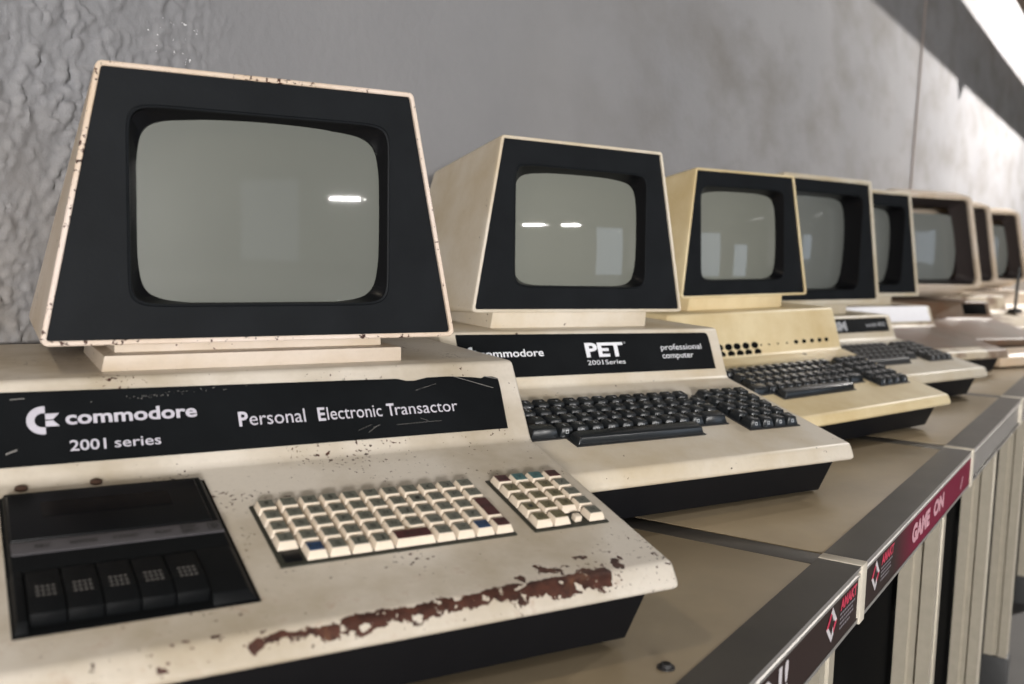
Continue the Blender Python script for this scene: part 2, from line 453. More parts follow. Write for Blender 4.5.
def monitor(root, S, Fm, mat, rim, glass, back=(0.20, 0.10, 0.10, 0.012), ex=13.0, rw=0.0038, depth=0.011, bulge=0.011, scr=None, rough_hood=None):
    L = math.hypot(S['mty'] - S['mby'], S['mtz'] - S['mbz'])
    hb, ht = S['mwb'] / 2, S['mwt'] / 2; cx = S.get('mcx', 0.0)
    def trap(i, off=0.0):   # outline shrunk by i
        sl = (hb - ht) / L
        return [(cx - hb + i * (1 + sl), i), (cx + hb - i * (1 + sl), i), (cx + ht - i * (1 - sl), L - i), (cx - ht + i * (1 - sl), L - i)]
    def ring(i, n_, rad): return [Vector((p.x, p.y, n_)) for p in rounded_poly(trap(i), rad)]
    d, k, m_, mb_ = back
    def backring(dd, rad, ins=0.0):
        pts = [(cx - hb + mb_ * dd + ins, ins), (cx + hb - mb_ * dd - ins, ins), (cx + ht - m_ * dd - ins, L - k * dd - ins), (cx - ht + m_ * dd + ins, L - k * dd - ins)]
        return [Vector((p.x, p.y, -dd)) for p in rounded_poly(pts, rad)]
    mb = MB()
    mb.loft([ring(rw, -0.004, 0.0025), ring(rw, -0.0006, 0.0025), ring(rw - 0.0007, 0.0, 0.003), ring(0.0009, 0.0, 0.004), ring(0.0, -0.0010, 0.005), ring(0.0, -0.006, 0.005)], 1, M=Fm)
    mb.loft([ring(0.0, -0.006, 0.005), backring(d, 0.010), backring(d + 0.012, 0.012, 0.012)], 0, cap1=True, M=Fm)
    h = mb.build('monitor_housing', [mat, rim], root, 40)
    # black face with the tube opening
    if scr is None: scr = (-0.0025, 0.1020, 0.1010, 0.0725)
    sx, sy, sw, sh = scr
    o0 = super_ring(sw, sh, ex=ex, cx=sx, cy=sy)
    outer = [Vector((p.x, p.y, -0.0030)) for p in ray_poly(trap(rw - 0.0012), o0, sx, sy)]
    rr = lambda dw, n_: [Vector((p.x, p.y, n_)) for p in super_ring(sw + dw, sh + dw, ex=ex, cx=sx, cy=sy)]
    # the tube sits low in its opening: a wide black lip above, almost none below
    gx, gy, gw, gh = sx + 0.0008, sy - 0.0028, sw - 0.0040, sh - 0.0022
    ri = lambda dw, n_: [Vector((p.x, p.y, n_)) for p in super_ring(gw + dw, gh + dw, ex=10, cx=gx, cy=gy, barrel=.055)]
    # corners of the outer outline must be real corners: snap the nearest ring point to each
    for c in trap(rw - 0.0012):
        j = min(range(len(outer)), key=lambda q: (outer[q].to_2d() - Vector(c)).length)
        outer[j] = Vector((c[0], c[1], -0.0030))
    mb = MB()
    mb.loft([outer, rr(0.0022, -0.0030), rr(0.0012, -0.0018), rr(0.0, -0.0022)], 0, M=Fm)
    mb.loft([rr(0.0, -0.0022), rr(-0.001, -0.005), ri(0.0, -depth + 0.001), ri(-0.0015, -depth - 0.008)], 1, M=Fm)
    mb.build('bezel', [FACE, RECESS], h, 40, label='black bezel around the picture tube')
    # picture tube glass: a domed sheet just behind the bezel's inner edge
    nu, nv = 56, 42
    vs = []
    for b_ in range(nv + 1):
        for a_ in range(nu + 1):
            u_, v_ = -1 + 2 * a_ / nu, -1 + 2 * b_ / nv
            x_, y_ = gx + u_ * (gw + .001) , gy + v_ * (gh + .001)
            rx_, ry_ = (x_ - gx) / sw, (y_ - gy) / sh
            vs.append((x_, y_, -depth + bulge * (0.62 - 0.62 * rx_ * rx_ - 0.38 * ry_ * ry_)))
    mb = MB(); mb.keep = True
    mb.add(vs, [(r_ * (nu + 1) + c_, r_ * (nu + 1) + c_ + 1, (r_ + 1) * (nu + 1) + c_ + 1, (r_ + 1) * (nu + 1) + c_) for r_ in range(nv) for c_ in range(nu)], 0, Fm)
    g = mb.build('screen', glass, h, 0, label='dark grey-green picture tube glass')
    for p in g.data.polygons: p.use_smooth = True
    return h

_km = {}
def key_big(w, ch, body, white=True, rise=0.0105):
    """full-travel key with a sloped skirt and a dished top"""
    key = (round(w, 4), ch, body.name)
    if key in _km: return _km[key]
    mb = MB(); p = 0.0202; g = 0.0005
    b = (g, w - g, g, p - g); ti = 0.0036
    mb.frustum(b, (ti, w - ti, 0.0045, p - 0.0030), 0.0005, rise, bev=0.0011, seg=2)
    if ch:
        cw = 0.0029 if len(ch) == 1 else min(w * 0.5, 0.0026 * len(ch))
        put_text(mb, ch, w / 2 - cw / 2, w / 2 + cw / 2, 0.0086, 0.0040, 1, h=rise + 0.00015, bold=0.01)
        # small square graphic on the front skirt
        c = Vector((w / 2, 0.0028, rise * 0.58)); n = Vector((0, -0.93, 0.37)); u = Vector((0, 0.37, 0.93))
        for a0, a1, b0, b1 in ((-.0019, .0019, .0012, .0019), (-.0019, .0019, -.0019, -.0012), (-.0019, -.0012, -.0012, .0012), (.0012, .0019, -.0012, .0012)):
            q = [c + Vector((1, 0, 0)) * x + u * y + n * 0.00025 for x, y in ((a0, b0), (a1, b0), (a1, b1), (a0, b1))]
            mb.add(q, [(0, 1, 2, 3)], 1)
    _km[key] = mb.mesh('key', [body, INKK], 30)
    return _km[key]
def keyboard_big(root, Fd, body):
    P = 0.0202
    # main block: rows from the back, each a list of (width in units, legend), right end in metres
    rows = [
        (0.135, 0.0795, [(1, c) for c in ('@', '!', '"', '#', '$', '%', "'", '&', '\\', '(', ')', '<', '[')]),
        (0.115, 0.0895, [(1, c) for c in ('Q', 'W', 'E', 'R', 'T', 'Y', 'U', 'I', 'O', 'P', '^', '>', ']')]),
        (0.095, 0.0890, [(1, c) for c in ('*', 'A', 'S', 'D', 'F', 'G', 'H', 'J', 'K', 'L', ':', '=', '')]),
        (0.075, 0.0840, [(1.75, '')] + [(1, c) for c in ('Z', 'X', 'C', 'V', 'B', 'N', 'M', ',', ';', '?')] + [(1.75, '')]),
    ]
    mb = MB()
    for t, xr, ks in rows:
        w = sum(k[0] for k in ks) * P
        mb.box(xr - w - 0.001, xr + 0.001, t - 0.001, t + P + 0.0012, -0.004, 0.0012, M=Fd)
    mb.box(-0.146, 0.0305, 0.0535, 0.076, -0.004, 0.0012, M=Fd)
    kb = mb.build('keyboard', KEYD, root, label='main block of black keys')
    for t, xr, ks in rows:
        x = xr - sum(k[0] for k in ks) * P
        for w, ch in ks:
            link('key', key_big(w * P, ch, body), kb, M=Fd @ Matrix.Translation((x, t, 0))); x += w * P
    mb = MB()
    mb.frustum((-0.1445, 0.029, 0.0545, 0.0745), (-0.141, 0.0255, 0.0575, 0.0715), 0.0005, 0.0098, bev=0.0022, seg=3, M=Fd)
    mb.build('space_bar', body, kb)
    mb = MB(); mb.box(0.0995, 0.1825, 0.0535, 0.1565, -0.004, 0.0012, M=Fd)
    kp = mb.build('keypad', KEYD, root, label='separate number pad of black keys')
    legs = [['=', '<', '>', '+'], ['7', '8', '9', '/'], ['4', '5', '6', '*'], ['1', '2', '3', '+'], ['0', '.', '-', '=']]
    for r_, row in enumerate(legs):
        for c_, ch in enumerate(row):
            link('key', key_big(P, ch, body), kp, M=Fd @ Matrix.Translation((0.1005 + c_ * P, 0.1352 - r_ * 0.0201, 0)))

def key_chiclet(w, d, ch, patch):
    mb = MB(); g = 0.0004
    mb.frustum((g, w - g, g, d - g), (0.0022, w - 0.0022, 0.0032, d - 0.0016), 0.0002, 0.0052, bev=0.0005, seg=2)
    mb.frustum((0.0025, w - 0.0025, 0.0035, d - 0.0019), (0.0027, w - 0.0027, 0.0037, d - 0.0021), 0.0050, 0.0056, 1)
    if ch:
        cw = min(w - 0.006, 0.0034 + 0.0022 * (len(ch) - 1))
        put_text(mb, ch, w / 2 - cw / 2, w / 2 + cw / 2, d / 2 - 0.0010, 0.0040, 2, h=0.0057)
    return mb.mesh('key', [CAP, patch, INK if patch in (LEG_GREY, LEG_OLIVE) else SIGNWH if False else INK], 30)
def keyboard_chiclet(root, Fd):
    P = 0.01485; x0, t0 = -0.0455, 0.0605
    mb = MB()
    mb.box(-0.0475, 0.1190, 0.0585, 0.1370, -0.003, 0.0010, M=Fd, bev=0.0006)
    kb = mb.build('keyboard', WELL, root, label='small square ivory keys in a dark olive tray')
    def put(par, c, r, w, d, ch, patch, ox=x0, ot=t0):
        x = ox + c * P; t = ot + (4 - r) * P
        link('key', key_chiclet(w * P, d * P, ch, patch), par, M=Fd @ Matrix.Translation((x, t - (d - 1) * P, 0.0012)))
    for r, s in enumerate(('!"#$%\'&\\()<', 'QWERTYUIOP^', 'ASDFGHJKL:', 'ZXCVBNM,;?')):
        for c, ch in enumerate(s): put(kb, c, r, 1, 1, ch, LEG_GREY)
    put(kb, 10, 2, 1, 2, 'RTN', LEG_RED)
    for c, w, ch, pt in ((1, 1, 'RVS', LEG_BLUE), (2, 1, '@', LEG_GREY), (3, 1, '[', LEG_GREY), (4, 1, ']', LEG_GREY), (5, 2, 'SPACE', LEG_RED),
                         (7, 1, '<', LEG_GREY), (8, 1, '>', LEG_GREY), (9, 1, 'STOP', LEG_BLUE), (10, 1, 'SHIFT', LEG_RED)):
        put(kb, c, 4, w, 1, ch, pt)
    mb = MB()   # bare switch where the left shift key is missing
    mb.box(x0 + 0.002, x0 + 0.013, t0 + 0.002, t0 + 0.013, 0.0008, 0.0022, M=Fd, bev=0.0004)
    mb.build('bare_switch', RECESS, kb, label='empty dark switch where a key is missing')
    nx, nt_ = 0.1352, 0.0605
    mb = MB()
    mb.box(0.1332, 0.1962, 0.0585, 0.1370, -0.003, 0.0010, M=Fd, bev=0.0006)
    kp = mb.build('keypad', WELL, root, label='small number pad of ivory keys with one key missing')
    rows = [[('CLR', LEG_RED), ('V', LEG_TEAL), ('>', LEG_TEAL), ('INS', LEG_RED)], [('7', LEG_OLIVE), ('8', LEG_OLIVE), ('9', LEG_OLIVE), ('/', LEG_GREY)],
            [('4', LEG_OLIVE), ('5', LEG_OLIVE), ('6', LEG_OLIVE), ('*', LEG_GREY)], [('1', LEG_OLIVE), ('2', LEG_OLIVE), ('3', LEG_OLIVE), ('+', LEG_GREY)],
            [('0', LEG_OLIVE), ('.', LEG_OLIVE), None, ('=', LEG_GREY)]]
    for r, row in enumerate(rows):
        for c, kk in enumerate(row):
            if kk: put(kp, c, r, 1, 1, kk[0], kk[1], nx, nt_)
    mb = MB()
    x, t = nx + 2 * P, nt_
    mb.box(x + 0.0045, x + 0.0100, t + 0.003, t + 0.0085, 0.0008, 0.0052, M=Fd, bev=0.0004)
    mb.build('key_stem', CAP, kp, label='pale stem left where a keypad key is missing')

def logo_geo(mb, x0, x1, t0, t1, mat, M, h=0.0004):
    """ring open to the right with two pennants"""
    H = t1 - t0; Rr = H / 2; cxl = x0 + Rr; ct = (t0 + t1) / 2
    n = 26; vs = []; fs = []
    ri = Rr * 0.50
    for i in range(n + 1):
        a = R(90) + R(180) * i / n
        vs += [(cxl + Rr * math.cos(a), ct + Rr * math.sin(a), h), (cxl + ri * math.cos(a), ct + ri * math.sin(a), h)]
    for i in range(n): fs.append((2 * i, 2 * i + 2, 2 * i + 3, 2 * i + 1))
    mb.add(vs, fs, mat, M)
    k = Rr * 0.16
    mb.add([(cxl, ct + Rr, h), (cxl, ct + ri, h), (cxl + k, ct + ri, h), (cxl + k, ct + Rr, h)], [(0, 1, 2, 3)], mat, M)
    mb.add([(cxl, ct - Rr, h), (cxl, ct - ri, h), (cxl + k, ct - ri, h), (cxl + k, ct - Rr, h)], [(3, 2, 1, 0)], mat, M)
    xm = cxl + k; w = x1 - xm; fh = Rr * 0.46; gp = Rr * 0.04
    mb.add([(xm, ct + gp, h), (xm + w * 0.55, ct + gp, h), (x1, ct + fh, h), (xm, ct + fh, h)], [(0, 1, 2, 3)], mat, M)
    mb.add([(xm, ct - fh, h), (x1, ct - fh, h), (xm + w * 0.55, ct - gp, h), (xm, ct - gp, h)], [(0, 1, 2, 3)], mat, M)

def plate(root, pts, Fs, mat, th=0.0010, label=None):
    mb = MB(); n = len(pts)
    vs = [(x, t, th) for x, t in pts] + [(x, t, -0.001) for x, t in pts]
    fs = [list(range(n))] + [(i, n + i, n + (i + 1) % n, (i + 1) % n) for i in range(n)]
    mb.add(vs, fs, 0, Fs)
    return mb.build('nameplate', mat, root, 0, label)

G_ROW = 'desktop computers lined up along the wall'
def S_of(**k): return dict(k)
SA = S_of(lipb=.0465, lipt_y=.0093, lipt=.0626, dy=.2040, dz=.1123, ty=.2410, tz=.1764, mby=.2554, mbz=.1974, mwb=.3272, mty=.2586, mtz=.4015, mwt=.2449, mcx=-.0022)
SB = S_of(lipb=.0452, lipt_y=.0071, lipt=.0622, dy=.2081, dz=.1129, ty=.2356, tz=.1762, mby=.2522, mbz=.1968, mwb=.3234, mty=.2624, mtz=.4035, mwt=.2454, mcx=.0012)
SCC = S_of(lipb=.0410, lipt_y=.0067, lipt=.0559, dy=.2078, dz=.1086, ty=.2310, tz=.1783, mby=.2504, mbz=.2005, mwb=.3226, mty=.2640, mtz=.4047, mwt=.2495)
SD = S_of(lipb=.0430, lipt_y=.0077, lipt=.0600, dy=.2066, dz=.1000, ty=.2260, tz=.1480, mby=.2400, mbz=.1730, mwb=.410, mty=.2400, mtz=.4290, mwt=.290, mcx=-.012)

# --- 1: rusted machine with tape deck and small square keys
c1 = thing('desktop_computer', 'rust-flaked cream computer with built-in tape deck and small square ivory keys', 'computer', pose(-.0626, .5508, .5166, -.0064, -.0025, .0009))
Fd, Fs, Fm = planes(SA)
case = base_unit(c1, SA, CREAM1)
neck(c1, SA, CREAM1M, False)
monitor(c1, SA, Fm, CREAM1M, CREAM1RIM, GLASS1, bulge=0.011)
np_ = plate(c1, [(-.2000, .0114), (.1900, .0116), (.1918, .0480), (.1916, .0572), (.1860, .0592), (.1790, .0596), (.1755, .0580), (.1700, .0590), (.1640, .0596), (.1440, .0612), (.1250, .0610), (.1130, .0588), (.1060, .0590), (.0980, .0612), (.0600, .0618), (-.0600, .0632), (-.1990, .0650)], Fs, PLATE1, label='black nameplate with a torn top right corner')
mb = MB()
logo_geo(mb, -.1767, -.1560, .0329, .0533, 0, Fs, 0.0013)
mb.build('logo', LOGO, np_, 0, label='silver-white ring and pennant logo')
lettering(np_, LOGO, Fs, [[('commodore', -.1523, -.0640, .0392, .0098, .026)],
    [('2001', -.1507, -.1275, .0197, .0076, .012), ('series', -.1220, -.0910, .0200, .0072, .005)],
    [('P', -.0346, -.0275, .0294, .0112, .025), ('ersonal', -.0265, .0165, .0294, .0108, 0)],
    [('E', .0265, .0325, .0294, .0108, .025), ('lectronic', .0340, .0795, .0296, .0104, 0)],
    [('T', .0840, .0905, .0298, .0102, .025), ('ransactor', .0910, .1470, .0298, .0100, 0)]], label='silver-white lettering')
mb = MB()   # peeled flap and scratches on the plate
mb.add([(.1475, .0612, .0014), (.1482, .0614, .0014), (.1850, .0486, .0016), (.1842, .0482, .0016)], [(3, 2, 1, 0)], 0, Fs)
mb.add([(.178, .0592, .0016), (.1915, .0560, .0016), (.1916, .0566, .0016), (.1788, .0597, .0016)], [(0, 1, 2, 3)], 0, Fs)
rs = random.Random(3)
for _ in range(46):
    x = rs.gauss(-.075, .03); t = .0600 + (x + .075) * .05 - rs.random() * .003
    if rs.random() < .3: x = rs.uniform(-.12, -.09); t = rs.uniform(.055, .058)
    s_ = rs.uniform(.0002, .0006)
    mb.add([(x, t, .0012), (x + s_ * 1.6, t, .0012), (x + s_ * 1.6, t + s_, .0012), (x, t + s_, .0012)], [(0, 1, 2, 3)], 0, Fs)
for x, t, w_, h_, sl in ((-.186, .0590, .009, .0007, .05), (-.190, .0200, .007, .0012, .35), (.09, .0215, .04, .0002, .02), (.112, .050, .02, .0002, .25), (.065, .0165, .008, .0003, .6), (.07, .0205, .006, .0003, .3), (.112, .0255, .006, .0003, -.4), (.057, .019, .012, .0002, .35)):
    mb.add([(x, t, .0012), (x + w_, t + w_ * sl, .0012), (x + w_, t + w_ * sl + h_, .0012), (x, t + h_, .0012)], [(0, 1, 2, 3)], 0, Fs)
mb.build('scratches', plain('worn_edge', (0.20, 0.19, 0.18), .5), np_, 0, label='pale chips and scratches')
keyboard_chiclet(c1, Fd)
# tape deck let into the left of the deck
mb = MB()
mb.box(-.1960, -.0676, .0278, .1812, -.004, .0006, M=Fd)
mb.frustum((-.1945, -.0690, .0830, .1800), (-.1930, -.0730, .0830, .1760), .0004, .0060, M=Fd, bev=.0008)
mb.frustum((-.0940, -.0690, .0300, .0835), (-.0940, -.0735, .0345, .0835), .0004, .0060, M=Fd, bev=.0006)
mb.frustum((-.1950, -.1880, .0300, .0835), (-.1930, -.1880, .0345, .0835), .0004, .0060, M=Fd, bev=.0006)
td = mb.build('tape_deck', [BLACK], c1, label='black cassette recorder set into the case')
mb = MB()
mb.frustum((-.1925, -.0760, .1150, .1725), (-.1915, -.0772, .1155, .1715), .0058, .0072, M=Fd, bev=.0004)
lid = mb.build('cassette_lid', RECESS, td)
mb = MB()
mb.box(-.1735, -.0965, .1400, .1590, .0060, .0075, M=Fd)
mb.build('cassette_window', plain('smoky_window', (.004, .004, .005), .2, spec=.1), lid)
mb = MB()
mb.box(-.1925, -.0725, .0995, .1130, .0058, .0070, 0, M=Fd, bev=.0003)
for s_, a_, b_, t_ in (('REC', -.180, -.172, .1045), ('REWIND', -.161, -.146, .1045), ('F.FWD', -.137, -.123, .1045), ('PLAY', -.113, -.103, .1045), ('STOP', -.0975, -.0885, .1075), ('EJECT', -.0975, -.0870, .1025)):
    put_text(mb, s_, a_, b_, t_, .0033, 1, Fd, 0.01, .0073)
logo_geo(mb, -.0795, -.0745, .1040, .1090, 1, Fd, .0073)
for a_, b_, c_, d_ in ((-.0810, -.0730, .1022, .1026), (-.0810, -.0730, .1102, .1106), (-.0813, -.0809, .1026, .1102), (-.0731, -.0727, .1026, .1102)):
    mb.box(a_, b_, c_, d_, .0069, .0073, 1, M=Fd)
mb.build('button_label_strip', [SILVER, INK], td, label='grey strip naming the tape buttons')
mb = MB()
kx, kp_ = -.1875, .0186
mb.prism([(.036, .0004), (.0815, .0004), (.0815, .0064), (.050, .0092), (.037, .0076)], .0004, kp_ - .0004, M=Matrix.Identity(4), bev=.0006, seg=2)
for i in range(4):
    for j in range(3):
        y = .0515 + j * .0046; z = .0092 - (y - .050) * .089
        mb.box(.0048 + i * .0027, .0062 + i * .0027, y, y + .0013, z - .0004, z + .0001, 1)
km = mb.mesh('tape_button', [BLACK, DOTS], 30)
for i in range(5):
    link('tape_button', km, td, M=Fd @ Matrix.Translation((kx + i * kp_, 0, 0)))
mb = MB()
for x_ in (-.1821, -.1366):
    sc_ = MB(); c_ = Fd @ Vector((x_, .1928, -.001)); n_ = Fd.to_3x3() @ Vector((0, 0, 1))
    sc_.tube(c_, c_ + n_ * .0022, .0040, n=16); sc_.tube(c_ + n_ * .0022, c_ + n_ * .0030, .0036, n=16, r1=.0022)
    sc_.build('rusty_screw', SCREW, c1)

# --- 2: cream machine with a wide white-lettered plate
def text_plate2(c, Fs):
    p = plate(c, [(-.192, .0133), (.1914, .0128), (.1914, .0560), (.1895, .0610), (.1860, .0624), (-.192, .0655)], Fs, PLATE1, label='black nameplate with white lettering')
    mb = MB()
    logo_geo(mb, -.1830, -.1690, .0345, .0505, 0, Fs, .0013)
    mb.build('logo', INKW, p, 0, label='white ring and pennant logo')
    lettering(p, INKW, Fs, [[('commodore', -.1654, -.0779, .0376, .0090, .012)], [('PET', -.0160, .0430, .0346, .0175, .035), ('TM', .0445, .0480, .0500, .0022, 0)],
        [('2001Series', -.0165, .0419, .0243, .0056, 0)], [('professional', .1042, .1741, .0402, .0074, .002)], [('computer', .1040, .1570, .0292, .0074, .002)]], label='white lettering')
c2 = thing('desktop_computer', 'cream computer with black nameplate reading PET and glossy black keys', 'computer', pose(.2230, 1.0065, .5739, -.0011, .0100, -.0003))
Fd, Fs, Fm = planes(SB)
base_unit(c2, SB, CREAM2); neck(c2, SB, CREAM2)
monitor(c2, SB, Fm, CREAM2, CREAM2, GLASS2, scr=(-.0005, .1030, .1000, .0715), depth=.017)
text_plate2(c2, Fs); keyboard_big(c2, Fd, KEYB)

# --- 3: yellowed machine with bare front panel and drilled holes
c3 = thing('desktop_computer', 'yellowed computer with drilled holes instead of a nameplate', 'computer', pose(.5428, 1.4371, .6634, .0079, -.0115, -.0006))
Fd, Fs, Fm = planes(SCC)
case3 = base_unit(c3, SCC, YELLOW, .41); neck(c3, SCC, YELLOW)
monitor(c3, SCC, Fm, YELLOW, YELLOW, GLASS2, scr=(-.0065, .1025, .1055, .0745), depth=.018)
def hole(c, Fs, x, t, r, name='drilled_hole', k=.62):
    mb = MB(); n = 18
    ring = lambda q, h: [Vector((x + q * math.cos(2 * math.pi * i / n), t + k * q * math.sin(2 * math.pi * i / n), h)) for i in range(n)]
    mb.loft([ring(r * 1.12, .0002), ring(r, .0005), ring(r * .86, .0003)], 0, cap1=True, M=Fs)
    mb.build(name, VOIDM, c, 30)
for x in (-.1315, -.1095, -.0875, -.0670, -.0453, -.0231): hole(c3, Fs, x, .0172, .0080)
for x in (-.1290, -.1065, -.0840, -.0627, -.0418, -.0183): hole(c3, Fs, x, .0058, .0080)
for x in (.0859, .1080, .1304, .1521, .1718): hole(c3, Fs, x, .0170, .0052)
for x in (-.0068, .0137, .0369, .0607): hole(c3, Fs, x, .0165, .0022)
hole(c3, Fd, .0883, .1960, .0042)
keyboard_big(c3, Fd, KEYB)

# --- 4 and 5: larger monitors
def short_plate(c, Fs):
    p = plate(c, [(-.19, .016), (.192, .016), (.192, .046), (-.19, .046)], Fs, PLATE1, label='short black nameplate')
    lettering(p, plain('dull_white_print', (.34, .35, .37), .5), Fs, [[('CBM', -.030, .042, .0215, .0190, .05)], [('model 4032', .112, .182, .0270, .0085, .01)]], label='white lettering')
c4 = thing('desktop_computer', 'grey-cream computer with short CBM nameplate and matt black keys', 'computer', pose(.779 + A.x * .008, 1.815 + A.y * .008, .652))
Fd, Fs, Fm = planes(SD)
base_unit(c4, SD, CREAM4, .395); neck(c4, SD, CREAM4)
BIG = (-.014, .126, .126, .097)
monitor(c4, SD, Fm, CREAM4, CREAM4, GLASS4, back=(.14, .10, .10, .012), scr=BIG, depth=.042, bulge=.022, rw=.0085)
short_plate(c4, Fs); keyboard_big(c4, Fd, KEYD)
SF = dict(SD); SF.update(mtz=.433, mcx=-.020)
Fd, Fs, Fm = planes(SF)
c5 = thing('desktop_computer', 'weathered cream computer with a blank white plate below its narrow-looking screen', 'computer', pose(1.006, 2.226, .55))
base_unit(c5, SF, CREAM5, .41); neck(c5, SF, CREAM4)
monitor(c5, SF, Fm, CREAM4, CREAM4, GLASS4, back=(.15, .10, .10, .012), scr=BIG, depth=.042, bulge=.022, rw=.0085)
mb = MB(); mb.box(-.20, .198, .012, .052, -.001, .0012, M=Fs, bev=.0004)
mb.build('blank_plate', PAPER, c5, label='blank white plate')
mb = MB(); mb.frustum((-.195, .206, .028, .192), (-.193, .204, .030, .190), -.001, .0012, M=Fd)
mb.build('keyboard_cover', BROWN, c5, label='rust-brown sheet where the keyboard was')

# --- 6 to 8: hooded monitors at the far end
def hooded(root, mat):
    """tall hood with rounded shoulders, a deep black recess and a rounded belly"""
    def outline(s_, y, dz=0.0, belly=0.0):
        hb, ht = .20 * s_, .132 * s_
        z0, z1 = .185, .452 + dz
        pts = [Vector((-hb, z0)), Vector((hb, z0)), Vector((ht, z1)), Vector((-ht, z1))]
        return [Vector((p.x, y, p.y)) for p in rounded_poly([tuple(p) for p in pts], .020, 6)]
    def inner(s_, y, cz=.30, k=1.0):
        return [Vector((p.x * s_, y, cz + (p.z - cz) * s_ * k)) for p in outline(1.0, y)]
    mb = MB()
    mb.loft([inner(.915, .252), inner(.92, .241), inner(.985, .239), outline(1.0, .245), outline(1.0, .29, .012), outline(.92, .40, .004), outline(.72, .46, -.05)], 0, cap1=True)
    belly = []
    for y, hw, zt, zb in ((.256, .185, .19, .187), (.275, .178, .195, .168), (.33, .15, .2, .152), (.40, .12, .2, .150), (.45, .1, .2, .158)):
        belly.append([Vector((x, y, z)) for x, z in ((-hw, zt), (-hw * .86, zb), (hw * .86, zb), (hw, zt))])
    mb.loft(belly, 0, True, True)
    h = mb.build('monitor_housing', mat, root, 45)
    # deep recess and glass, in the same outline
    rec = lambda s_, y: inner(s_, y)
    mb = MB(); mb.loft([rec(.916, .250), rec(.90, .268), rec(.80, .290), rec(.78, .300)], 0)
    mb.build('bezel', plain('dark_brown_recess', (.030, .024, .024), .35), h, 45, label='deep dark recess around the tube')
    Fg = frame(Vector((0, .293, .300)), Vector((1, 0, 0)), Vector((0, 0, 1)), Vector((0, -1, 0)))
    rings = []
    for q in range(11):
        t = max(1 - q / 10.0, .02)
        rings.append([Vector((p.x, p.y, .018 * (1 - (p.x / .15) ** 2 * .6 - (p.y / .11) ** 2 * .4) - .008)) for p in super_ring(.138 * t, .098 * t, ex=6.5 if t > .6 else 2 + 4.5 * t / .6)])
    mb = MB(); mb.loft(rings, 0, cap1=True, M=Fg)
    g = mb.build('screen', GLASS4, h, 0)
    for p in g.data.polygons: p.use_smooth = True
    return h
SE = dict(SD); SE.update(dz=.098, tz=.146)
Fd, Fs, Fm = planes(SE)
c6 = thing('desktop_computer', 'rust-stained computer with hooded screen and a dark hole in its front panel', 'computer', pose(1.266 + A.x * .045, 2.586 + A.y * .045, .384))
base_unit(c6, SE, BROWN); hooded(c6, CREAM6)
mb = MB(); mb.box(.105, .195, .012, .046, -.002, .0006, 0, M=Fs, bev=.0003)
mb.build('panel_hole', VOIDM, c6, label='dark rectangular opening')
c7 = thing('desktop_computer', 'pinkish-cream computer with hooded screen mostly hidden behind the rust-stained one', 'computer', pose(1.576, 3.088, .417))
base_unit(c7, SE, CREAM5); hooded(c7, CREAM6)
c8 = thing('desktop_computer', 'farthest hooded computer, cut off by the right edge of the photo', 'computer', pose(1.85, 3.52, .262))
base_unit(c8, SE, CREAM6); hooded(c8, CREAM6)
for c in (c1, c2, c3, c4, c5, c6, c7, c8): c['group'] = G_ROW

# --- small things beyond the fifth computer
kbx = thing('computer_keyboard', 'low beige keyboard case lying at the table front past the fifth computer', 'keyboard', pose(1.222, 2.447, .55))
mb = MB(); mb.prism([(0, .004), (.085, .004), (.085, .042), (.015, .036), (0, .026)][::-1], 0, .25, bev=.006)
mb.build('case', painted('tan_enamel', (.58, .47, .36), .9, .1), kbx)
mb = MB()
for x in (.04, .21):
    for y in (.02, .065): mb.tube((x, y, .0004), (x, y, .006), .008)
mb.build('feet', PANB, kbx)
rod = thing('rod_stand', 'thin black rod standing on a small dark foot at the far right', 'stand', pose(1.576, 3.088, .417) @ Matrix.Translation((.190, .16, .0972)))
mb = MB(); mb.tube((0, 0, .006), (.004, 0, .150), .0052); mb.build('rod', RODM, rod)
mb = MB(); mb.frustum((-.018, .018, -.02, .02), (-.012, .012, -.014, .014), -.004, .010, bev=.002); mb.build('foot', RODM, rod)

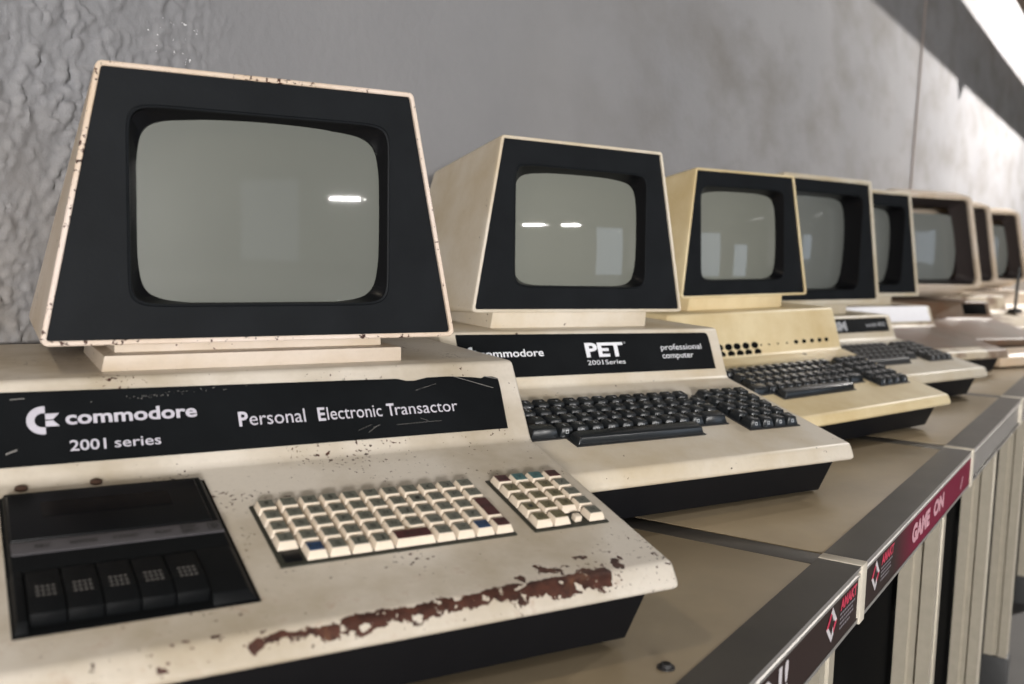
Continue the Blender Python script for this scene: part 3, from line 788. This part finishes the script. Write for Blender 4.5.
# ------------------------------------------------------------------ tables
G_T = 'aluminium-framed tables in one row'
NF, NB = 0.198, 0.855
def table(a0, a1, label, legs, sign=None, cap=True):
    t = thing('display_table', label, 'table', ROW, G_T)
    rw = 0.039
    mb = MB(); mb.box(a0, a1 - .0385, NF + rw, NB - rw, -.020, -.0004, bev=.0006)
    mb.build('table_top', BOARD, t, label='brown board')
    # front rail: a slotted extrusion
    mb = MB()
    prof = [(NF, 0), (NF + rw - .0003, 0), (NF + rw - .0003, -.052), (NF, -.052), (NF, -.0485), (NF + .004, -.0485), (NF + .004, -.0095), (NF, -.0095), (NF, -.0070), (NF + .0015, -.0060), (NF + .0015, -.0042), (NF, -.0034)]
    mb.prism(prof[::-1], a0, a1 - .018)
    # shiny front lip faces get bare aluminium
    fr = mb.build('front_rail', [RAIL, ALU], t, 0)
    for p in fr.data.polygons:
        if p.normal.y < -0.3: p.material_index = 1
    mb = MB(); mb.box(a0, a1 - .018, NB - rw + .0003, NB, -.052, 0, bev=.0008); mb.build('back_rail', RAIL, t)
    mb = MB(); mb.box(a1 - .0385, a1 - .0035, NF + rw, NB - rw, -.052, -.0002, bev=.0006); mb.build('end_rail', RAIL, t)
    if cap:
        mb = MB()
        mb.box(a1 - .018, a1 - .001, NF - .0015, NF + rw, -.054, .0006, bev=.0008)
        mb.build('end_cap', CAPM, t, label='cream plastic end cap')
    for al in legs:
        for front in (True, False):
            n0 = NF + .001 if front else NB - .046
            mb = MB()
            # square extrusion with a groove down each side
            sec = []
            w = .045
            def side(p, d, q):
                return [p + d * s_ * w + q * dep for s_, dep in ((0, 0), (.36, 0), (.40, .004), (.60, .004), (.64, 0))]
            c0 = Vector((al - w, n0))
            sec += side(c0, Vector((1, 0)), Vector((0, 1))) + side(c0 + Vector((w, 0)), Vector((0, 1)), Vector((-1, 0)))
            sec += side(c0 + Vector((w, w)), Vector((-1, 0)), Vector((0, -1))) + side(c0 + Vector((0, w)), Vector((0, -1)), Vector((1, 0)))
            mb.loft([[Vector((p.x, p.y, z)) for p in sec] for z in (-.585, -.0515)], 0, True, True)
            lg = mb.build('leg', LEGM, t, 0)
            mb = MB(); mb.box(al - w - .004, al + .004, n0 - .004, n0 + w + .004, FLOOR_Z, -.583, bev=.003)
            mb.build('foot', plain('dark_foot', (.05, .05, .05), .5), lg)
    mb = MB(); mb.box(a0 + .004, a1 - .006, NF + .054, NF + .058, FLOOR_Z + .002, -.050)  # black sheet put in for the deep shade between the legs
    mb.build('skirt', VOIDM, t, label='black sheet standing in for the shade under the table')
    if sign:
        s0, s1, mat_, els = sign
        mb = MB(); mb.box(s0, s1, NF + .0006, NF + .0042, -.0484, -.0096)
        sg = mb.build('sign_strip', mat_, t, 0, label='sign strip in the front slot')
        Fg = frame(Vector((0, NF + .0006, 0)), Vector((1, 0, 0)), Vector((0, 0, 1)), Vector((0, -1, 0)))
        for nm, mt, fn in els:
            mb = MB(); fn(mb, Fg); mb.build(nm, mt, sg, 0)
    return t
def diamond(x0):
    def fn(mb, M):
        cx, ct, hw, hh = x0 + .017, -.0255, .0165, .0150
        o = [(cx, ct + hh), (cx - hw, ct), (cx, ct - hh), (cx + hw, ct)]
        k = .58
        i_ = [(cx + (x - cx) * k, ct + (t - ct) * k) for x, t in o]
        for q, m_ in ((0, 0), (1, 1), (2, 0), (3, 1)):
            a, b = q, (q + 1) % 4
            mb.add([(*o[a], .0004), (*o[b], .0004), (*i_[b], .0004), (*i_[a], .0004)], [(0, 1, 2, 3)], 0 if q in (0, 2) else 1, M)
        for (x, t) in (o[0], o[2]):
            s_ = 1 if t > ct else -1
            mb.add([(x - .0045, t - s_ * .0042, .0006), (x, t, .0006), (x + .0060, t - s_ * .0055, .0006), (x + .003, t - s_ * .0130, .0006), (x, t - s_ * .0062, .0006)], [(0, 1, 2, 3, 4)], 1, M)
    return fn
def logo_word(x0, x1):
    return lambda mb, M: put_text(mb, 'AMAKT', x0, x1, -.0215, .0095, 0, M, .05, .0005)
def small_lines(x0, x1):
    def fn(mb, M):
        for i, k in enumerate((1.0, .8, .9, .7)):
            t = -.0262 - i * .0040
            x = x0; rr_ = random.Random(i)
            while x < x0 + (x1 - x0) * k:
                w = rr_.uniform(.003, .007)
                mb.add([(x, t, .0004), (x + w, t, .0004), (x + w, t + .0018, .0004), (x, t + .0018, .0004)], [(0, 1, 2, 3)], 0, M); x += w + .0012
    return fn
signA = (.30, .892, sign_mat('sign_strip_dark', 2.0, 3.0), [
    ('lettering', SIGNWH, lambda mb, M: put_text(mb, 'GAME', .430, .560, -.0350, .0215, 0, M, .02, .0005)), ('lettering', SIGNWH, lambda mb, M: put_text(mb, 'ON!', .590, .690, -.0350, .0215, 0, M, .02, .0005)),
    ('diamond_logo', [SIGNRED, SIGNWH], diamond(.789)), ('logo_word', SIGNRED, logo_word(.832, .886)), ('small_print', plain('print_grey', (.22, .2, .22), .5), small_lines(.832, .880))])
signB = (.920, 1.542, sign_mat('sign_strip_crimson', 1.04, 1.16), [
    ('diamond_logo', [SIGNRED, SIGNWH], diamond(.942)), ('logo_word', SIGNRED, logo_word(.982, 1.036)), ('small_print', plain('print_grey_two', (.22, .2, .22), .5), small_lines(.982, 1.032)),
    ('lettering', SIGNPK, lambda mb, M: put_text(mb, 'GAME', 1.130, 1.232, -.0370, .0200, 0, M, .06, .0005)),
    ('lettering', SIGNPK, lambda mb, M: put_text(mb, 'ON', 1.256, 1.325, -.0350, .0185, 0, M, .06, .0005)), ('lettering', SIGNPK, lambda mb, M: put_text(mb, '/', 1.455, 1.475, -.0400, .0150, 0, M, .02, .0005))])
tA = table(.12, .915, 'table under the rust-flaked computer, a dark bolt head in its top', (.20, .825), signA)
table(.9155, 1.560, 'table with the crimson GAME ON sign strip', (1.36,), signB)
table(1.5605, 2.205, 'third table, unsigned, below the CBM computer', (1.86,))
table(2.2055, 2.850, 'fourth table from the near end, its post nearest the right edge', (2.36,))
table(2.8505, 3.495, 'far table under the rust-stained hooded computer', (3.0,))
table(3.4955, 4.140, 'farthest table but one, at the right edge', (3.6,))
table(4.1405, 4.80, 'farthest table, beyond the hooded computers', (4.6,))
mb = MB()
bc = Vector((.593, .252, 0))
mb.tube(bc + Vector((0, 0, -.004)), bc + Vector((0, 0, .0008)), .0062, n=20)
mb.tube(bc + Vector((0, 0, .0008)), bc + Vector((0, 0, .0030)), .0046, n=20, r1=.0036)
n = 6; ring = lambda q, z: [bc + Vector((q * math.cos(math.pi * 2 * i / n), q * math.sin(math.pi * 2 * i / n), z)) for i in range(n)]
mb.loft([ring(.0020, .0031), ring(.0020, .0033), ring(.001, .0015)], 1, cap1=True)
mb.build('bolt', [plain('steel_bolt', (.035, .034, .034), .35, .3), VOIDM], tA, 30, label='steel socket bolt')

# ------------------------------------------------------------------ room
def stucco_wall():
    a0, a1, z0, z1 = .30, 1.15, .02, .78
    na, nz = 340, 304
    vs = []; fs = []
    for j in range(nz + 1):
        z = z0 + (z1 - z0) * j / nz
        for i in range(na + 1):
            a = a0 + (a1 - a0) * i / na
            k = max(0.0, min(1.0, (0.80 - a - (0.42 - z) * .10) / .20)); k = k * k * (3 - 2 * k)
            k = .06 + .94 * k
            edge = min(1.0, (a1 - a) / .05, (z - z0) / .05 if z0 > 0 else 1, (z1 - z) / .05)
            wa_ = mnoise.noise(Vector((a * 60, z * 60, 5.0))) * .004; wz_ = mnoise.noise(Vector((a * 60, z * 60, 8.0))) * .004
            p = Vector(((a + wa_) * 105, (z + wz_) * 95, 3.1))
            d1 = mnoise.voronoi(p)[0][0]; d2 = mnoise.voronoi(p * 2.1 + Vector((3, 7, 1)))[0][0]
            n3 = mnoise.noise(p * .16) * .5 + .5; n4 = mnoise.noise(p * .5 + Vector((9, 2, 4))) * .5 + .5
            b1 = max(0.0, 1 - (d1 / .80) ** 2) * max(0.15, min(1.0, (n4 - .25) * 3)); b2 = max(0.0, 1 - (d2 / .8) ** 2)
            h = (b1 * .0075 + b2 * .0022) * (.40 + .8 * n3) * k * edge
            vs.append((a, WALL_N - h, z))
    w = na + 1
    for j in range(nz):
        for i in range(na):
            fs.append((j * w + i, j * w + i + 1, (j + 1) * w + i + 1, (j + 1) * w + i))
    mb = MB(); mb.keep = True
    mb.add(vs, fs)
    mb.add([(-2.5, WALL_N, FLOOR_Z), (a0, WALL_N, FLOOR_Z), (a0, WALL_N, 3.6), (-2.5, WALL_N, 3.6), (a0, WALL_N, z0), (a1, WALL_N, z0), (a1, WALL_N, FLOOR_Z), (a0, WALL_N, z1), (a1, WALL_N, z1), (a1, WALL_N, 3.6), (11, WALL_N, FLOOR_Z), (11, WALL_N, 3.6)],
           [(0, 1, 4, 7, 2, 3), (1, 6, 5, 4), (7, 8, 9, 2), (6, 10, 11, 9, 8, 5)])
    # back of the wall, so that it has thickness
    mb.add([(-2.5, WALL_N + .15, FLOOR_Z), (11, WALL_N + .15, FLOOR_Z), (11, WALL_N + .15, 3.6), (-2.5, WALL_N + .15, 3.6), (-2.5, WALL_N, FLOOR_Z), (11, WALL_N, FLOOR_Z), (11, WALL_N, 3.6), (-2.5, WALL_N, 3.6)],
           [(1, 0, 3, 2), (3, 7, 6, 2), (0, 4, 7, 3), (1, 2, 6, 5)])
    me = mb.mesh('wall_left', WALLM, 0)
    for p in me.polygons: p.use_smooth = True
    me.set_sharp_from_angle(angle=R(60))
    o = link('wall_left', me); o.matrix_world = ROW
    return struct(o)
stucco_wall()
FAR_N = -8.6
mb = MB(); mb.box(-6, 11.2, FAR_N - .2, WALL_N + .15, FLOOR_Z - .1, FLOOR_Z)
o = mb.build('floor', FLOORM, None, 0); o.matrix_world = ROW; struct(o)
# opposite wall with two lit openings, seen in the picture tubes
mb = MB()
mb.box(-6, 11.2, FAR_N - .15, FAR_N, FLOOR_Z, 3.6)
o = mb.build('wall_right', FARWALL, None, 0); o.matrix_world = ROW; struct(o)
mb = MB(); mb.box(11, 11.15, FAR_N, WALL_N, FLOOR_Z, 3.6)
o = mb.build('wall_back', FARWALL, None, 0); o.matrix_world = ROW; struct(o)
WINM = emis('bright_window', (.72, .84, 1.0), 1.9)
WINDIM = emis('dull_window', (.78, .86, 1.0), .5)
for i, (wa, wb, za, zb) in enumerate(((-2.2, -.45, -.6, 2.0), (4.0, 5.6, -.6, 1.35), (6.7, 7.9, -.6, .85))):
    w_ = thing('window_%d' % (i + 1), 'x', 'window', ROW); del w_['label']; del w_['category']; struct(w_)
    mb = MB(); mb.box(wa, wb, FAR_N + .004, FAR_N + .012, za, zb); mb.build('pane', WINM if i else WINDIM, w_, 0)
    mb = MB()
    for q in ((wa - .05, wa, za - .05, zb + .05), (wb, wb + .05, za - .05, zb + .05), (wa, wb, zb, zb + .05), (wa, wb, za - .05, za)):
        mb.box(q[0], q[1], FAR_N, FAR_N + .03, q[2], q[3])
    mb.build('frame', FARWALL, w_, 0)
def area(name, a, n_, z, aim, size, power, col, size_y=None, spread=180):
    l = bpy.data.lights.new(name, 'AREA'); l.energy = power; l.color = col; l.size = size
    if size_y: l.shape = 'RECTANGLE'; l.size_y = size_y
    l.spread = R(spread)
    o = bpy.data.objects.new(name, l); COL.objects.link(o)
    p = ROW @ Vector((a, n_, z)); d = (ROW @ Vector(aim)) - p
    o.location = p; o.rotation_euler = d.to_track_quat('-Z', 'Y').to_euler()
    return o
# ceiling tubes across the room (their glint shows in the first two screens)
TUBEM = emis('tube_glow', (1.0, .97, .92), 40)
HOUSM = plain('white_lamp_housing', (.7, .7, .7), .5)
def tube_lamp(a, n_, z, label, ln=1.15, ang=0.0, power=300, glow=None, aim=None, hgt=.022):
    M = ROW @ Matrix.Translation((a, n_, z)) @ Matrix.Rotation(ang, 4, 'Z')
    t = thing('fluorescent_lamp', label, 'lamp', M, 'fluorescent tubes across the room')
    mb = MB(); mb.box(-ln / 2 - .03, ln / 2 + .03, -.05, .05, .03, .09, bev=.006); mb.build('housing', HOUSM, t)
    mb = MB(); mb.tube((-ln / 2, 0, 0), (ln / 2, 0, 0), .011, n=14); mb.build('tube', glow or TUBEM, t)
    if power: area('tube_light', a, n_ + .03, z, aim or (a, n_ + 1, z - .1), ln, power, (1.0, .975, .95), hgt)
    mb = MB()
    for s_ in (-1, 1): mb.box(s_ * ln / 2 - .015, s_ * ln / 2 + .015, -.02, .02, -.02, .04)
    mb.build('socket', HOUSM, t)
    return t
tube_lamp(.93, -7.3, 1.27, 'glowing tube lamp hung opposite the first computer', .80, power=35)
tube_lamp(2.44, -7.3, 1.27, 'second glowing tube lamp in line with the one opposite the first computer', .74, power=35)
tube_lamp(-4.5, -4.4, .60, 'unseen fill lamp panel added at the near end to light the computer fronts', 1.6, power=560, ang=-.7, aim=(.6, .3, .2), hgt=.5)  # added fill light, out of view, brightening the front faces
tube_lamp(8.2, -7.3, 1.85, 'dimmer tube lamp opposite the far end of the row', power=0, ang=.9, glow=emis('dim_tube_glow', (1.0, .97, .92), 5))
bulb = thing('round_lamp', 'small round lamp hanging between the two tube lamps', 'lamp', ROW @ Matrix.Translation((1.47, -7.3, 1.27)))
mb = MB()
mb.loft([[Vector((.030 * math.sin(t_) * math.cos(q_ * math.pi / 8), .030 * math.sin(t_) * math.sin(q_ * math.pi / 8), -.030 * math.cos(t_))) for q_ in range(16)] for t_ in (.15, .6, 1.1, 1.57, 2.0, 2.5, 2.95)], 0, True, True)
mb.build('globe', TUBEM, bulb)
mb = MB(); mb.tube((0, 0, .028), (0, 0, .09), .012); mb.build('cap', HOUSM, bulb)
# beam along the wall whose shadow falls across it, with a clip below
bm_ = thing('ceiling_beam', 'dark brown beam at the top right corner running along the wall', 'beam', ROW)
mb = MB(); mb.box(2.0, 10.8, .545, .634, 1.462, 1.700, bev=.005)
mb.build('timber', WOODB, bm_)
for a_ in (2.2, 4.0, 6.0, 8.0, 10.0):
    mb = MB(); mb.tube((a_, .58, 1.70), (a_, .58, 3.6), .008); mb.build('hanger', RODM, bm_)
mb = MB(); mb.frustum((5.60, 5.62, .55, .57), (5.54, 5.73, .55, .57), 1.388, 1.47); mb.build('clip', RODM, bm_)
# thin cable down the wall
mb = MB()
pts = [(4.42, 2.2), (4.405, 1.6), (4.385, 1.2), (4.37, .95), (4.352, .7), (4.345, .45), (4.35, .2)]
for (p, q) in zip(pts[:-1], pts[1:]): mb.tube((p[0], WALL_N - .004, p[1]), (q[0], WALL_N - .004, q[1]), .0045, n=8)
o = mb.build('wall_cable', plain('grey_brown_cable', (.26, .22, .20), .6)); o.matrix_world = ROW
tag(o, 'thin grey-brown cable running down the wall behind the hooded computers', 'cable')

# ------------------------------------------------------------------ light
def spot(name, a, n_, z, aim, power, col, angle, blend, rad):
    l = bpy.data.lights.new(name, 'SPOT'); l.energy = power; l.color = col; l.spot_size = R(angle); l.spot_blend = blend; l.shadow_soft_size = rad
    o = bpy.data.objects.new(name, l); COL.objects.link(o)
    p = ROW @ Vector((a, n_, z)); d = (ROW @ Vector(aim)) - p
    o.location = p; o.rotation_euler = d.to_track_quat('-Z', 'Y').to_euler()
    return o
WARM = (1.0, .86, .66)
spot('overhead_lamp', -.60, .66, 1.75, (1.0, .45, 0), 20, WARM, 100, .6, .05)
spot('wall_spot', 7.0, -1.20, 3.26, (6.9, .87, .9), 2250, (1.0, .95, .90), 138, 1.0, .06)
w = bpy.data.worlds.new('room_air'); SC.world = w; w.use_nodes = True
bg = w.node_tree.nodes['Background']
bg.inputs[0].default_value = (1.0, .97, .94, 1); bg.inputs[1].default_value = 0.07

SC.view_settings.view_transform = 'Standard'
SC.view_settings.look = 'None'
SC.view_settings.gamma = 1.0
SC.view_settings.use_curve_mapping = False
SC.view_settings.exposure = 0.2
